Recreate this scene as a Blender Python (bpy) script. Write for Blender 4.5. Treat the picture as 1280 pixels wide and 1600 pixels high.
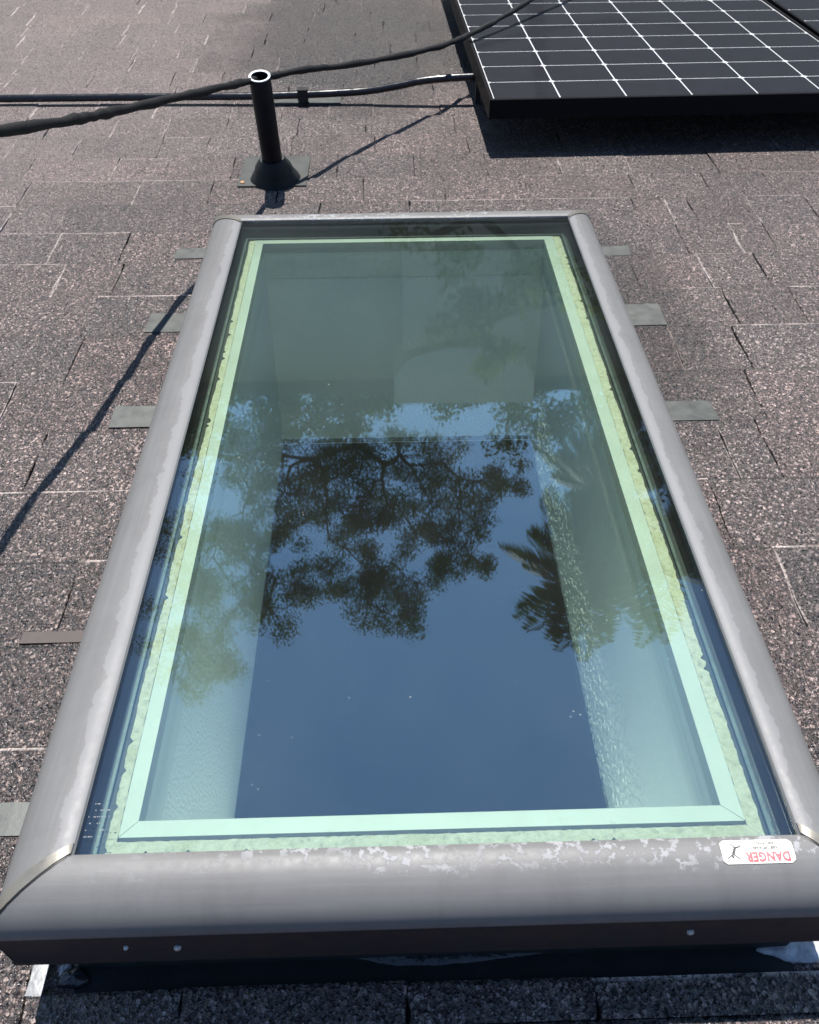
import bpy, bmesh, math, random
from mathutils import Matrix, Vector, Euler
R = math.radians
random.seed(11)
sc = bpy.context.scene
COL = sc.collection
for o in list(bpy.data.objects):
    bpy.data.objects.remove(o)

# ------------------------------------------------------------------ frame of the roof
PITCH = R(13.0)                                  # roof falls away from the camera (towards +Y)
M = Matrix.Rotation(-PITCH, 4, 'X')              # roof (u right, v down-slope, w off the roof) -> world
M3 = M.to_3x3()

# ------------------------------------------------------------------ camera
th, yaw, roll, H = 0.7749, 0.0242, 0.0040, 0.8462
fw = Vector((math.sin(yaw) * math.cos(th), math.cos(yaw) * math.cos(th), -math.sin(th)))
rt0 = Vector((math.cos(yaw), -math.sin(yaw), 0.0))
dn0 = fw.cross(rt0)
rt = rt0 * math.cos(roll) + dn0 * math.sin(roll)
dn = dn0 * math.cos(roll) - rt0 * math.sin(roll)
cam_d = bpy.data.cameras.new('camera')
cam = bpy.data.objects.new('camera', cam_d)
COL.objects.link(cam)
Rm = Matrix((rt, -dn, -fw)).transposed()
cam.matrix_world = Matrix.Translation(M @ Vector((0, 0, H))) @ (M3 @ Rm).to_4x4()
cam_d.sensor_fit = 'VERTICAL'
cam_d.sensor_height = 24.0
cam_d.lens = 24.0 * 1282.0 / 1600.0
cam_d.clip_start = 0.02
cam_d.clip_end = 2000.0
cam_d.dof.use_dof = True
cam_d.dof.focus_distance = 1.15
cam_d.dof.aperture_fstop = 11.0
sc.camera = cam

# ------------------------------------------------------------------ sky and sun
sun_dir = (M3 @ Vector((-0.118, 1.0, 3.1))).normalized()
SUN_EL = math.asin(sun_dir.z)
SUN_AZ = math.atan2(sun_dir.x, sun_dir.y)        # from +Y towards +X
w = bpy.data.worlds.new('World')
sc.world = w
w.use_nodes = True
nt = w.node_tree
bg = nt.nodes['Background']
sky = nt.nodes.new('ShaderNodeTexSky')
sky.sky_type = 'NISHITA'
sky.sun_disc = False
sky.sun_elevation = SUN_EL
sky.sun_rotation = SUN_AZ
sky.air_density = 1.0
sky.dust_density = 0.0
sky.ozone_density = 3.0
nt.links.new(sky.outputs[0], bg.inputs[0])
bg.inputs[1].default_value = 0.094
sl = bpy.data.lights.new('sun', 'SUN')
sl.energy = 4.8
sl.angle = R(0.53)
sl.color = (1.0, 0.965, 0.915)
so = bpy.data.objects.new('sun', sl)
COL.objects.link(so)
so.rotation_euler = (-sun_dir).to_track_quat('-Z', 'Y').to_euler()
so.location = sun_dir * 40

sc.view_settings.view_transform = 'Standard'
sc.view_settings.look = 'None'
sc.view_settings.gamma = 1.0
sc.view_settings.use_curve_mapping = False
sc.view_settings.exposure = 1.0
cy = sc.cycles
cy.max_bounces = 12
cy.diffuse_bounces = 5
cy.glossy_bounces = 6
cy.transparent_max_bounces = 24
cy.transmission_bounces = 8
cy.caustics_reflective = False
cy.caustics_refractive = False
cy.sample_clamp_indirect = 6.0
cy.use_denoising = True

# ------------------------------------------------------------------ node helper
class N:
    """small wrapper: builds a Principled material"""
    def __init__(s, name):
        s.m = bpy.data.materials.new(name)
        s.m.use_nodes = True
        s.t = s.m.node_tree
        s.b = s.t.nodes['Principled BSDF']
        s.out = s.t.nodes['Material Output']
    def n(s, typ, ins=None, **kw):
        nd = s.t.nodes.new('ShaderNode' + typ)
        for k, v in kw.items():
            setattr(nd, k, v)
        for k, v in (ins or {}).items():
            s.set(nd, k, v)
        return nd
    def set(s, nd, k, v):
        i = nd.inputs[k]
        if isinstance(v, bpy.types.NodeSocket):
            s.t.links.new(v, i)
        elif isinstance(v, bpy.types.Node):
            s.t.links.new(v.outputs[0], i)
        else:
            if isinstance(v, (tuple, list)) and len(v) == 3 and len(i.default_value) == 4:
                v = (*v, 1.0)
            i.default_value = v
    def p(s, **kw):
        names = dict(color='Base Color', rough='Roughness', metal='Metallic', normal='Normal', spec='Specular IOR Level',
                     coat='Coat Weight', coat_rough='Coat Roughness', ior='IOR')
        for k, v in kw.items():
            s.set(s.b, names[k], v)
        return s
    def pos(s):
        return s.n('NewGeometry').outputs['Position']
    def obj(s):
        return s.n('TexCoord').outputs['Object']
    def attr(s, name):
        return s.n('Attribute', attribute_name=name)
    def noise(s, scale, detail=3.0, rough=0.55, vec=None, dist=0.0):
        nd = s.n('TexNoise', {'Scale': scale, 'Detail': detail, 'Roughness': rough, 'Distortion': dist})
        s.set(nd, 'Vector', vec if vec is not None else s.pos())
        return nd.outputs['Fac']
    def voro(s, scale, vec=None, feature='F1', out='Color', rnd=1.0):
        nd = s.n('TexVoronoi', {'Scale': scale, 'Randomness': rnd}, feature=feature)
        s.set(nd, 'Vector', vec if vec is not None else s.pos())
        return nd.outputs[out]
    def math(s, op, a, b=0.5, clamp=False):
        nd = s.n('Math', operation=op, use_clamp=clamp)
        s.set(nd, 0, a); s.set(nd, 1, b)
        return nd.outputs[0]
    def ramp(s, fac, stops, interp='LINEAR'):
        nd = s.n('ValToRGB')
        cr = nd.color_ramp
        cr.interpolation = interp
        while len(cr.elements) < len(stops):
            cr.elements.new(0.5)
        for e, (pp, c) in zip(cr.elements, stops):
            e.position = pp
            e.color = (*c, 1.0) if len(c) == 3 else c
        s.set(nd, 0, fac)
        return nd.outputs[0]
    def map(s, fac, a, b, c=0.0, d=1.0):
        nd = s.n('MapRange', clamp=True)
        s.set(nd, 0, fac); s.set(nd, 1, a); s.set(nd, 2, b); s.set(nd, 3, c); s.set(nd, 4, d)
        return nd.outputs[0]
    def mix(s, fac, a, b, blend='MIX'):
        nd = s.n('Mix', data_type='RGBA', blend_type=blend, clamp_factor=True)
        s.set(nd, 0, fac); s.set(nd, 6, a); s.set(nd, 7, b)
        return nd.outputs[2]
    def sep(s, col):
        return s.n('SeparateColor', {0: col}).outputs
    def bump(s, h, strength=0.3, dist=0.001, normal=None):
        nd = s.n('Bump', {'Strength': strength, 'Distance': dist, 'Height': h})
        if normal is not None:
            s.set(nd, 'Normal', normal)
        return nd.outputs[0]

def simple(name, color, rough=0.6, metal=0.0, var=0.25, scale=40.0, bump=0.15, bscale=300.0, bdist=0.0006, coat=0.0, spec=0.5):
    k = N(name)
    f = k.noise(scale, 5.0, 0.6)
    lo = tuple(c * (1 - var) for c in color); hi = tuple(min(1, c * (1 + var)) for c in color)
    k.p(color=k.ramp(f, [(0.25, lo), (0.75, hi)]), rough=k.map(f, 0.3, 0.7, max(0.03, rough - 0.08), min(1, rough + 0.08)), metal=metal, coat=coat, spec=spec)
    if bump:
        k.p(normal=k.bump(k.noise(bscale, 3.0), bump, bdist))
    return k.m

# ------------------------------------------------------------------ materials
def mat_shingle():
    k = N('asphalt_shingle_granules')
    tint = k.sep(k.attr('tint').outputs['Color'])
    g1 = k.sep(k.voro(640.0))
    st2 = k.n('Mapping', {'Vector': k.pos(), 'Scale': (1.0, 0.85, 1.0)}).outputs[0]
    g2 = k.sep(k.voro(330.0, st2))
    fine = k.ramp(g1[0], [(0.0, (0.008, 0.008, 0.009)), (0.34, (0.020, 0.018, 0.019)), (0.55, (0.045, 0.039, 0.040)),
                          (0.70, (0.085, 0.066, 0.062)), (0.84, (0.12, 0.098, 0.094)), (0.93, (0.33, 0.31, 0.305)), (1.0, (0.70, 0.68, 0.67))])
    coarse = k.ramp(g2[0], [(0.0, (0.006, 0.006, 0.007)), (0.58, (0.016, 0.014, 0.014)), (0.74, (0.055, 0.044, 0.042)), (0.86, (0.12, 0.10, 0.095)), (0.93, (0.40, 0.375, 0.36)), (1.0, (0.66, 0.63, 0.61))])
    c = k.mix(0.55, fine, coarse)
    # warm / cool blend of whole tabs and drifting patches
    c = k.mix(k.math('MULTIPLY', tint[1], 0.6), c, k.mix(1.0, c, (1.20, 0.95, 0.92), 'MULTIPLY'))
    patch = k.map(k.noise(2.3, 4.0, 0.6), 0.3, 0.7, 0.78, 1.25)
    br = k.math('MULTIPLY', k.math('MULTIPLY', tint[0], 2.0), patch)
    comb = k.n('CombineColor', {0: br, 1: br, 2: br}).outputs[0]
    c = k.mix(1.0, c, comb, 'MULTIPLY')
    # pale dust on the drier courses, its colour lightened for grazing sheen as well
    dust_sheen = k.math('MULTIPLY', tint[2], k.map(k.noise(9.0, 5.0, 0.65), 0.25, 0.75, 0.45, 1.0))
    c = k.mix(k.math('MULTIPLY', dust_sheen, 0.62), c, (0.215, 0.188, 0.186))
    # pale edges: granules rubbed off to the filler, plus sun glint painted in
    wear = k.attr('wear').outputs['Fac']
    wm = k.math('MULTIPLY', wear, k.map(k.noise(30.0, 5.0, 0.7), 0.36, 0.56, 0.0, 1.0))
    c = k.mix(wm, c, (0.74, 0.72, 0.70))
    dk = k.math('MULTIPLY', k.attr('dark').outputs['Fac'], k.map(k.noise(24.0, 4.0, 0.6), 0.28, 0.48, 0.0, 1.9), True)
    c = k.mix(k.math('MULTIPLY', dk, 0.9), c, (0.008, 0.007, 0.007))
    # broad dark lichen / damp stains with shapes of their own
    def stain(cx, cy, rx, ry, cz):
        q = k.n('VectorMath', {0: k.pos(), 1: (cx, cy, cz)}, operation='SUBTRACT').outputs[0]
        q = k.n('VectorMath', {0: q, 1: (1 / rx, 1 / ry, 0.0)}, operation='MULTIPLY').outputs[0]
        d = k.n('VectorMath', {0: q}, operation='LENGTH').outputs['Value']
        return k.map(k.math('ADD', d, k.math('MULTIPLY', k.math('SUBTRACT', k.noise(4.5, 5.0, 0.65), 0.5), 1.3)), 0.65, 1.05, 1.0, 0.0)
    st = k.math('MAXIMUM', stain(-0.08, 3.25, 0.52, 0.85, 0), k.math('MULTIPLY', stain(0.47, 1.38, 0.15, 0.40, 0), 0.8))
    st = k.math('MAXIMUM', st, k.math('MULTIPLY', stain(-0.03, 3.55, 0.14, 0.14, 0), 1.0))
    c = k.mix(k.math('MULTIPLY', st, 1.0), c, k.mix(1.0, c, (0.36, 0.33, 0.315), 'MULTIPLY'))
    hgt = k.voro(640.0, out='Distance')
    hgt2 = k.voro(330.0, st2, out='Distance')
    # every granule is a little facet with a tilt of its own: that is what glitters against the sun
    fc = k.n('VectorMath', {0: k.voro(330.0, st2), 1: (0.5, 0.5, 0.5)}, operation='SUBTRACT').outputs[0]
    fc = k.n('VectorMath', {0: fc, 'Scale': 1.15}, operation='SCALE').outputs[0]
    fn = k.n('VectorMath', {0: k.n('NewGeometry').outputs['Normal'], 1: fc}, operation='ADD').outputs[0]
    fn = k.n('VectorMath', {0: fn}, operation='NORMALIZE').outputs[0]
    nrm = k.bump(k.math('ADD', hgt, k.math('MULTIPLY', hgt2, 1.3)), 0.8, 0.0014, fn)
    c = k.mix(1.0, c, (0.77, 0.675, 0.635), 'MULTIPLY')
    k.p(color=c, rough=k.map(g2[1], 0.0, 1.0, 0.22, 0.70), spec=0.65, normal=nrm)
    return k.m

def mat_cladding():
    k = N('taupe_painted_aluminium')
    uv = k.n('UVMap', uv_map='profile').outputs[0]
    xyz = k.n('SeparateXYZ', {0: uv}).outputs      # x along the rail (m), y across from the glass (m)
    base = k.ramp(k.noise(14.0, 5.0, 0.6), [(0.3, (0.112, 0.110, 0.108)), (0.7, (0.130, 0.128, 0.126))])
    stv = k.n('CombineXYZ', {0: k.math('MULTIPLY', xyz[0], 5.0), 1: k.math('MULTIPLY', xyz[1], 160.0), 2: 0.0}).outputs[0]
    base = k.mix(k.map(k.noise(1.0, 5.0, 0.65, stv), 0.45, 0.75, 0.0, 0.30), base, (0.185, 0.183, 0.178))
    runs = k.n('CombineXYZ', {0: k.math('MULTIPLY', xyz[0], 26.0), 1: k.math('MULTIPLY', xyz[1], 9.0), 2: 3.0}).outputs[0]
    base = k.mix(k.map(k.noise(1.0, 6.0, 0.7, runs, 0.8), 0.52, 0.72, 0.0, 0.40), base, (0.098, 0.096, 0.094))
    # chalky bleached margin next to the glass, wavy outline
    wob = k.noise(34.0, 5.0, 0.65)
    edge = k.math('ADD', xyz[1], k.math('MULTIPLY', k.math('SUBTRACT', wob, 0.5), 0.030))
    margin = k.map(edge, 0.0118, 0.0130, 1.0, 0.0)
    m_amt = k.math('MULTIPLY', margin, k.attr('chalk').outputs['Fac'])
    # flaky mineral scale left by dried puddles
    fl = k.noise(120.0, 6.0, 0.62)
    big = k.noise(11.0, 3.0, 0.5)
    flake = k.math('MULTIPLY', k.map(fl, 0.525, 0.56, 0.0, 1.0), k.map(big, 0.44, 0.56, 0.0, 1.0))
    flake = k.math('MULTIPLY', flake, k.map(edge, 0.016, 0.024, 1.0, 0.0))
    flake = k.math('MULTIPLY', flake, k.attr('scale').outputs['Fac'])
    c = k.mix(k.math('MULTIPLY', m_amt, 0.55), base, (0.178, 0.179, 0.183))
    c = k.mix(k.math('MULTIPLY', flake, 0.8), c, (0.27, 0.272, 0.28))
    sp = k.map(k.voro(210.0, out='Distance'), 0.05, 0.09, 1.0, 0.0)
    rough = k.map(k.noise(120.0, 4.0), 0.3, 0.7, 0.45, 0.56)
    rough = k.math('ADD', rough, k.math('MULTIPLY', flake, 0.15))
    h = k.math('ADD', k.math('MULTIPLY', k.noise(900.0, 2.0), 0.25), k.math('MULTIPLY', flake, 0.8))
    k.p(color=c, rough=rough, metal=0.0, spec=0.32, normal=k.bump(h, 0.35, 0.0007))
    return k.m

def mat_glass():
    k = N('green_tinted_float_glass')
    geo = k.n('NewGeometry')
    dt = k.n('VectorMath', {0: geo.outputs['Incoming'], 1: geo.outputs['Normal']}, operation='DOT_PRODUCT').outputs['Value']
    om = k.math('SUBTRACT', 1.0, k.math('ABSOLUTE', dt), True)
    fr = k.math('ADD', 0.092, k.math('MULTIPLY', k.math('POWER', om, 5.0), 0.908))
    tr = k.n('BsdfTransparent', {'Color': (0.958, 1.0, 0.968, 1)})
    gl = k.n('BsdfGlossy', {'Color': (0.86, 0.95, 1.0, 1), 'Roughness': 0.0})
    # slow waviness of the panes breaks reflections slightly
    k.set(gl, 'Normal', k.bump(k.noise(4.0, 2.0), 0.2, 0.0006))
    mx = k.n('MixShader', {0: fr, 1: tr, 2: gl})
    # dried rain spots and thin dust film
    film = k.map(k.noise(7.0, 6.0, 0.7), 0.30, 0.80, 0.002, 0.008)
    spot = k.math('MULTIPLY', k.map(k.voro(90.0, out='Distance'), 0.05, 0.09, 1.0, 0.0), k.map(k.noise(14.0, 4.0), 0.60, 0.68, 0.0, 0.5))
    dirt = k.math('MAXIMUM', film, spot)
    df = k.n('BsdfDiffuse', {'Color': (0.55, 0.56, 0.54, 1)})
    mx2 = k.n('MixShader', {0: dirt, 1: mx.outputs[0], 2: df.outputs[0]})
    k.t.links.new(mx2.outputs[0], k.out.inputs[0])
    return k.m

def mat_drywall():
    k = N('white_textured_drywall')
    a = k.noise(230.0, 3.0, 0.6)
    b = k.voro(210.0, out='Distance')
    k.p(color=k.ramp(k.noise(6.0, 4.0), [(0.3, (0.83, 0.83, 0.81)), (0.7, (0.88, 0.88, 0.86))]), rough=0.75,
        normal=k.bump(k.math('ADD', a, k.math('MULTIPLY', b, 0.7)), 0.8, 0.0016))
    return k.m

def mat_curb_wood():
    k = N('white_painted_pine')
    mp = k.n('Mapping', {'Vector': k.obj(), 'Scale': (90.0, 3.0, 90.0)}).outputs[0]
    g = k.noise(1.0, 5.0, 0.6, mp, 0.6)
    k.p(color=k.ramp(g, [(0.3, (0.70, 0.71, 0.67)), (0.55, (0.80, 0.81, 0.77)), (0.8, (0.84, 0.85, 0.81))]), rough=0.55,
        normal=k.bump(g, 0.25, 0.0012))
    return k.m

def mat_lip():
    k = N('grimy_white_gloss_paint')
    c = k.ramp(k.noise(9.0, 6.0, 0.65), [(0.25, (0.43, 0.42, 0.38)), (0.6, (0.51, 0.50, 0.465)), (0.85, (0.54, 0.53, 0.50))])
    sp = k.math('MULTIPLY', k.map(k.voro(120.0, out='Distance'), 0.06, 0.14, 1.0, 0.0), k.map(k.noise(20.0, 4.0), 0.58, 0.66, 0.0, 0.7))
    c = k.mix(sp, c, (0.20, 0.15, 0.11))
    mp = k.n('Mapping', {'Vector': k.pos(), 'Scale': (30.0, 30.0, 30.0)}).outputs[0]
    c = k.mix(k.map(k.noise(1.0, 6.0, 0.75, mp), 0.60, 0.80, 0.0, 0.45), c, (0.30, 0.27, 0.20))
    k.p(color=c, rough=0.5, normal=k.bump(k.noise(300.0, 3.0), 0.2, 0.0006))
    return k.m

def mat_foam():
    k = N('weathered_foam_seal')
    f = k.noise(150.0, 6.0, 0.7)
    g = k.noise(28.0, 4.0, 0.6)
    c = k.ramp(f, [(0.25, (0.28, 0.24, 0.18)), (0.45, (0.56, 0.50, 0.39)), (0.7, (0.68, 0.62, 0.51))])
    c = k.mix(k.map(g, 0.5, 0.75, 0.0, 0.6), c, (0.42, 0.38, 0.20))
    k.p(color=c, rough=0.95, normal=k.bump(f, 1.0, 0.003))
    return k.m

def mat_cell():
    k = N('monocrystalline_silicon')
    f = k.noise(30.0, 4.0)
    k.p(color=k.ramp(f, [(0.3, (0.0045, 0.0048, 0.0085)), (0.7, (0.008, 0.0085, 0.014))]), rough=0.45, spec=0.2, coat=0.5,
        coat_rough=k.map(k.noise(18.0, 5.0, 0.7), 0.3, 0.8, 0.03, 0.10))
    return k.m

def mat_leaf(name, cols):
    k = N(name)
    rnd = k.n('NewGeometry').outputs['Random Per Island']
    c = k.ramp(rnd, [(0.0, cols[0]), (0.5, cols[1]), (1.0, cols[2])])
    k.p(color=c, rough=0.8, spec=0.2)
    tl = k.n('BsdfTranslucent', {'Color': k.mix(1.0, c, (1.5, 1.7, 0.7), 'MULTIPLY')})
    mx = k.n('MixShader', {0: 0.2, 1: k.b.outputs[0], 2: tl.outputs[0]})
    k.t.links.new(mx.outputs[0], k.out.inputs[0])
    return k.m

def mat_cable():
    k = N('weathered_black_rubber')
    mp = k.n('Mapping', {'Vector': k.pos(), 'Scale': (25.0, 60.0, 90.0)}).outputs[0]
    f = k.noise(6.0, 6.0, 0.7, mp)
    k.p(color=k.ramp(f, [(0.45, (0.006, 0.006, 0.007)), (0.66, (0.016, 0.016, 0.016)), (0.80, (0.11, 0.105, 0.10))]), rough=0.62, spec=0.2,
        normal=k.bump(f, 0.8, 0.002))
    return k.m

def mat_stucco():
    k = N('beige_stucco')
    k.p(color=k.ramp(k.noise(2.0, 5.0), [(0.3, (0.36, 0.33, 0.29)), (0.7, (0.44, 0.41, 0.36))]), rough=0.9, normal=k.bump(k.noise(60.0, 4.0), 0.6, 0.01))
    return k.m

def mat_ground():
    k = N('dry_lawn')
    f = k.noise(1.2, 6.0, 0.65)
    g = k.noise(40.0, 4.0, 0.7)
    c = k.ramp(f, [(0.3, (0.045, 0.06, 0.02)), (0.55, (0.09, 0.085, 0.04)), (0.75, (0.14, 0.12, 0.08))])
    k.p(color=k.mix(k.map(g, 0.3, 0.7, 0.0, 0.5), c, (0.04, 0.05, 0.02)), rough=0.95, normal=k.bump(g, 0.8, 0.03))
    return k.m

MT = dict(
    shingle=mat_shingle(), clad=mat_cladding(), glass=mat_glass(), drywall=mat_drywall(), curb=mat_curb_wood(), foam=mat_foam(),
    cell=mat_cell(), cable=mat_cable(), stucco=mat_stucco(), ground=mat_ground(),
    felt=simple('roofing_felt', (0.012, 0.012, 0.012), 0.9),
    plain_drywall=simple('white_drywall_paint', (0.86, 0.86, 0.84), 0.75, 0, 0.05, 6, 0.2, 700, 0.0004),
    skirt=simple('shade_darkened_skirt', (0.010, 0.0105, 0.014), 0.5, 0.0, 0.3, 30, 0.1, spec=0.22),  # near-black colour stands in for the shade on the skirt
    flange=simple('dark_painted_flange', (0.034, 0.037, 0.034), 0.6, 0.1, 0.35, 35, 0.4, 150, 0.001),
    cap=simple('corner_cap_paint', (0.150, 0.140, 0.120), 0.42, 0.35, 0.12, 60, 0.1),
    seam=simple('black_sealant', (0.008, 0.008, 0.009), 0.5),
    seal=simple('black_edge_gasket', (0.006, 0.007, 0.007), 0.55, 0, 0.4, 60, 0.3),
    spacer=simple('grey_spacer_bar', (0.10, 0.115, 0.115), 0.45, 0.3, 0.3, 80, 0.1),
    lip=mat_lip(),
    tab=simple('grey_painted_flashing', (0.062, 0.066, 0.061), 0.5, 0.3, 0.22, 45, 0.25, 200, 0.0008),
    tabpale=simple('pale_galvanised_flashing', (0.16, 0.165, 0.17), 0.45, 0.3, 0.2, 60, 0.5, 120, 0.0012),
    tabrust=simple('rusty_flashing', (0.058, 0.046, 0.041), 0.7, 0.2, 0.4, 70, 0.4, 200, 0.001),
    pipe=simple('black_plastic_pipe', (0.005, 0.0055, 0.0075), 0.42, 0, 0.3, 50, 0.1, spec=0.2),
    rim=simple('sawn_grey_pipe_end', (0.60, 0.62, 0.64), 0.45, 0, 0.1, 80, 0.2),
    boot=simple('dark_lead_boot', (0.014, 0.017, 0.018), 0.6, 0.0, 0.25, 40, 0.3, 120, 0.001, spec=0.25),
    pvframe=simple('black_anodised_aluminium', (0.004, 0.004, 0.005), 0.5, 0.0, 0.2, 60, 0.05, spec=0.1),
    backsheet=simple('white_backsheet', (0.46, 0.47, 0.48), 0.45, 0, 0.03, 30, 0),
    rail=simple('dark_rail', (0.02, 0.02, 0.02), 0.5, 0.5),
    screw=simple('galvanised_screw', (0.42, 0.43, 0.44), 0.4, 0.7, 0.2, 300, 0.3, 900),
    tar=simple('roof_cement', (0.02, 0.021, 0.024), 0.25, 0, 0.4, 40, 0.8, 90, 0.004),
    tarpale=simple('weathered_pale_sealant', (0.40, 0.41, 0.42), 0.55, 0, 0.45, 90, 0.8, 120, 0.003),
    label=simple('cream_sticker', (0.66, 0.635, 0.56), 0.45, 0, 0.05, 60, 0),
    red=simple('faded_red_ink', (0.55, 0.10, 0.11), 0.5, 0, 0.12, 400, 0),
    ink=simple('black_ink', (0.03, 0.03, 0.035), 0.5, 0, 0.2, 400, 0),
    greyink=simple('faded_grey_ink', (0.06, 0.058, 0.055), 0.5, 0, 0.2, 400, 0),
    etch=simple('white_etch', (0.15, 0.16, 0.165), 0.7, 0, 0.1, 200, 0),
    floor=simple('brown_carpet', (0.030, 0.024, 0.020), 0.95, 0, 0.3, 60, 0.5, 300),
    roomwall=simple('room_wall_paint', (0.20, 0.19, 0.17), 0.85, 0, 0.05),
    bark=simple('grey_brown_bark', (0.065, 0.052, 0.042), 0.95, 0, 0.4, 14, 1.0, 30, 0.02),
    leaf=mat_leaf('olive_green_leaves', [(0.022, 0.040, 0.016), (0.036, 0.060, 0.023), (0.060, 0.085, 0.034)]),
    bushleaf=mat_leaf('yellow_green_leaves', [(0.06, 0.09, 0.02), (0.10, 0.13, 0.03), (0.14, 0.16, 0.04)]),
    frond=mat_leaf('palm_fronds', [(0.020, 0.036, 0.017), (0.030, 0.050, 0.024), (0.048, 0.066, 0.034)]),
    farroof=simple('brown_tile_roof', (0.10, 0.075, 0.06), 0.85, 0, 0.3, 5, 0.6, 25, 0.03),
    trim=simple('white_trim_paint', (0.72, 0.72, 0.69), 0.6, 0, 0.05),
    pane=simple('dark_window_pane', (0.02, 0.022, 0.025), 0.06, 0, 0.1, 5, 0, coat=0.6),
)

# ------------------------------------------------------------------ mesh builders
class MB:
    def __init__(s):
        s.v = []; s.f = []; s.attrs = {}; s.uv = {}
    def vert(s, p, **at):
        s.v.append(tuple(p))
        for k, x in at.items():
            s.attrs.setdefault(k, {})[len(s.v) - 1] = x
        return len(s.v) - 1
    def face(s, *ids):
        s.f.append(tuple(ids))
    def quad(s, a, b, c, d):
        i = [s.vert(p) for p in (a, b, c, d)]
        s.f.append(tuple(i))
    def box(s, lo, hi, bev=0.0):
        x0, y0, z0 = lo; x1, y1, z1 = hi
        if bev <= 0:
            i = [s.vert(p) for p in ((x0, y0, z0), (x1, y0, z0), (x1, y1, z0), (x0, y1, z0), (x0, y0, z1), (x1, y0, z1), (x1, y1, z1), (x0, y1, z1))]
        else:
            b = bev
            i = [s.vert(p) for p in ((x0, y0, z0), (x1, y0, z0), (x1, y1, z0), (x0, y1, z0), (x0, y0, z1 - b), (x1, y0, z1 - b), (x1, y1, z1 - b), (x0, y1, z1 - b))]
            j = [s.vert(p) for p in ((x0 + b, y0 + b, z1), (x1 - b, y0 + b, z1), (x1 - b, y1 - b, z1), (x0 + b, y1 - b, z1))]
            s.f.append((i[3], i[2], i[1], i[0]))
            for a in range(4):
                c = (a + 1) % 4
                s.f.append((i[a], i[c], i[c + 4], i[a + 4]))
                s.f.append((i[a + 4], i[c + 4], j[c], j[a]))
            s.f.append(tuple(j))
            return
        s.f += [(i[3], i[2], i[1], i[0]), (i[4], i[5], i[6], i[7]), (i[0], i[1], i[5], i[4]), (i[1], i[2], i[6], i[5]), (i[2], i[3], i[7], i[6]), (i[3], i[0], i[4], i[7])]
    def tube(s, pts, rad, n=10, caps=True):
        pts = [Vector(p) for p in pts]
        rings = []
        prev = None
        for i, p in enumerate(pts):
            t = (pts[min(i + 1, len(pts) - 1)] - pts[max(i - 1, 0)]).normalized()
            a = prev if prev is not None else (Vector((0, 0, 1)) if abs(t.z) < 0.9 else Vector((1, 0, 0)))
            x = (a - t * a.dot(t)).normalized()
            prev = x
            y = t.cross(x)
            r = rad[i] if isinstance(rad, (list, tuple)) else rad
            rings.append([s.vert(p + (x * math.cos(2 * math.pi * k / n) + y * math.sin(2 * math.pi * k / n)) * r) for k in range(n)])
        for a, b in zip(rings[:-1], rings[1:]):
            for k in range(n):
                s.f.append((a[k], a[(k + 1) % n], b[(k + 1) % n], b[k]))
        if caps:
            s.f.append(tuple(reversed(rings[0])))
            s.f.append(tuple(rings[-1]))
        return rings
    def lathe(s, base, axis, prof, n=32):
        """prof: (radius, height along axis) pairs"""
        base = Vector(base); t = Vector(axis).normalized()
        x = Vector((1, 0, 0)); x = (x - t * x.dot(t)).normalized(); y = t.cross(x)
        rings = [[s.vert(base + t * h + (x * math.cos(2 * math.pi * k / n) + y * math.sin(2 * math.pi * k / n)) * r) for k in range(n)] for r, h in prof]
        for a, b in zip(rings[:-1], rings[1:]):
            for k in range(n):
                s.f.append((a[k], a[(k + 1) % n], b[(k + 1) % n], b[k]))
    def mesh(s, name, mat, origin, smooth):
        me = bpy.data.meshes.new(name)
        o = Vector(origin)
        me.from_pydata([tuple(Vector(p) - o) for p in s.v], [], s.f)
        me.materials.append(mat)
        for k, d in s.attrs.items():
            first = next(iter(d.values()))
            if isinstance(first, (tuple, list)):
                at = me.attributes.new(k, 'FLOAT_COLOR', 'POINT')
                for i in range(len(s.v)):
                    at.data[i].color = (*d.get(i, (0.5, 0, 0)), 1.0)
            else:
                at = me.attributes.new(k, 'FLOAT', 'POINT')
                for i in range(len(s.v)):
                    at.data[i].value = d.get(i, 0.0)
        if s.uv:
            l = me.uv_layers.new(name='profile')
            for lp in me.loops:
                l.data[lp.index].uv = s.uv.get(lp.vertex_index, (0, 0))
        if smooth:
            me.polygons.foreach_set('use_smooth', [True] * len(me.polygons))
            if smooth != 'all':
                try:
                    me.set_sharp_from_angle(angle=R(38))
                except Exception:
                    pass
        me.update()
        return me

class Thing:
    """an Empty (or a single mesh) at the thing's base; parts are parented to it"""
    def __init__(s, name, label, cat, base=(0, 0, 0), group=None, world=False, kind=None, mb=None, mat=None, smooth=False):
        s.base = Vector(base)
        data = mb.mesh(name, mat, base, smooth) if mb else None
        s.o = bpy.data.objects.new(name, data)
        COL.objects.link(s.o)
        s.o.matrix_world = Matrix.Translation(base) if world else M @ Matrix.Translation(base)
        if not mb:
            s.o.empty_display_size = 0.05
        if label: s.o['label'] = label
        if cat: s.o['category'] = cat
        if group: s.o['group'] = group
        if kind: s.o['kind'] = kind
    def part(s, name, mb, mat, smooth=False, parent=None, label=None, kind=None):
        o = bpy.data.objects.new(name, mb.mesh(name, mat, s.base, smooth))
        COL.objects.link(o)
        o.parent = parent or s.o
        if label: o['label'] = label
        if kind: o['kind'] = kind
        return o

# ------------------------------------------------------------------ setting: ground
g = MB()
NG = 24
for i in range(NG):
    a = 2 * math.pi * i / NG
    g.vert((400 * math.cos(a), 400 * math.sin(a), -4.0))
g.f.append(tuple(range(NG)))
Thing('ground', None, None, world=True, kind='structure', mb=g, mat=MT['ground'])

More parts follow.
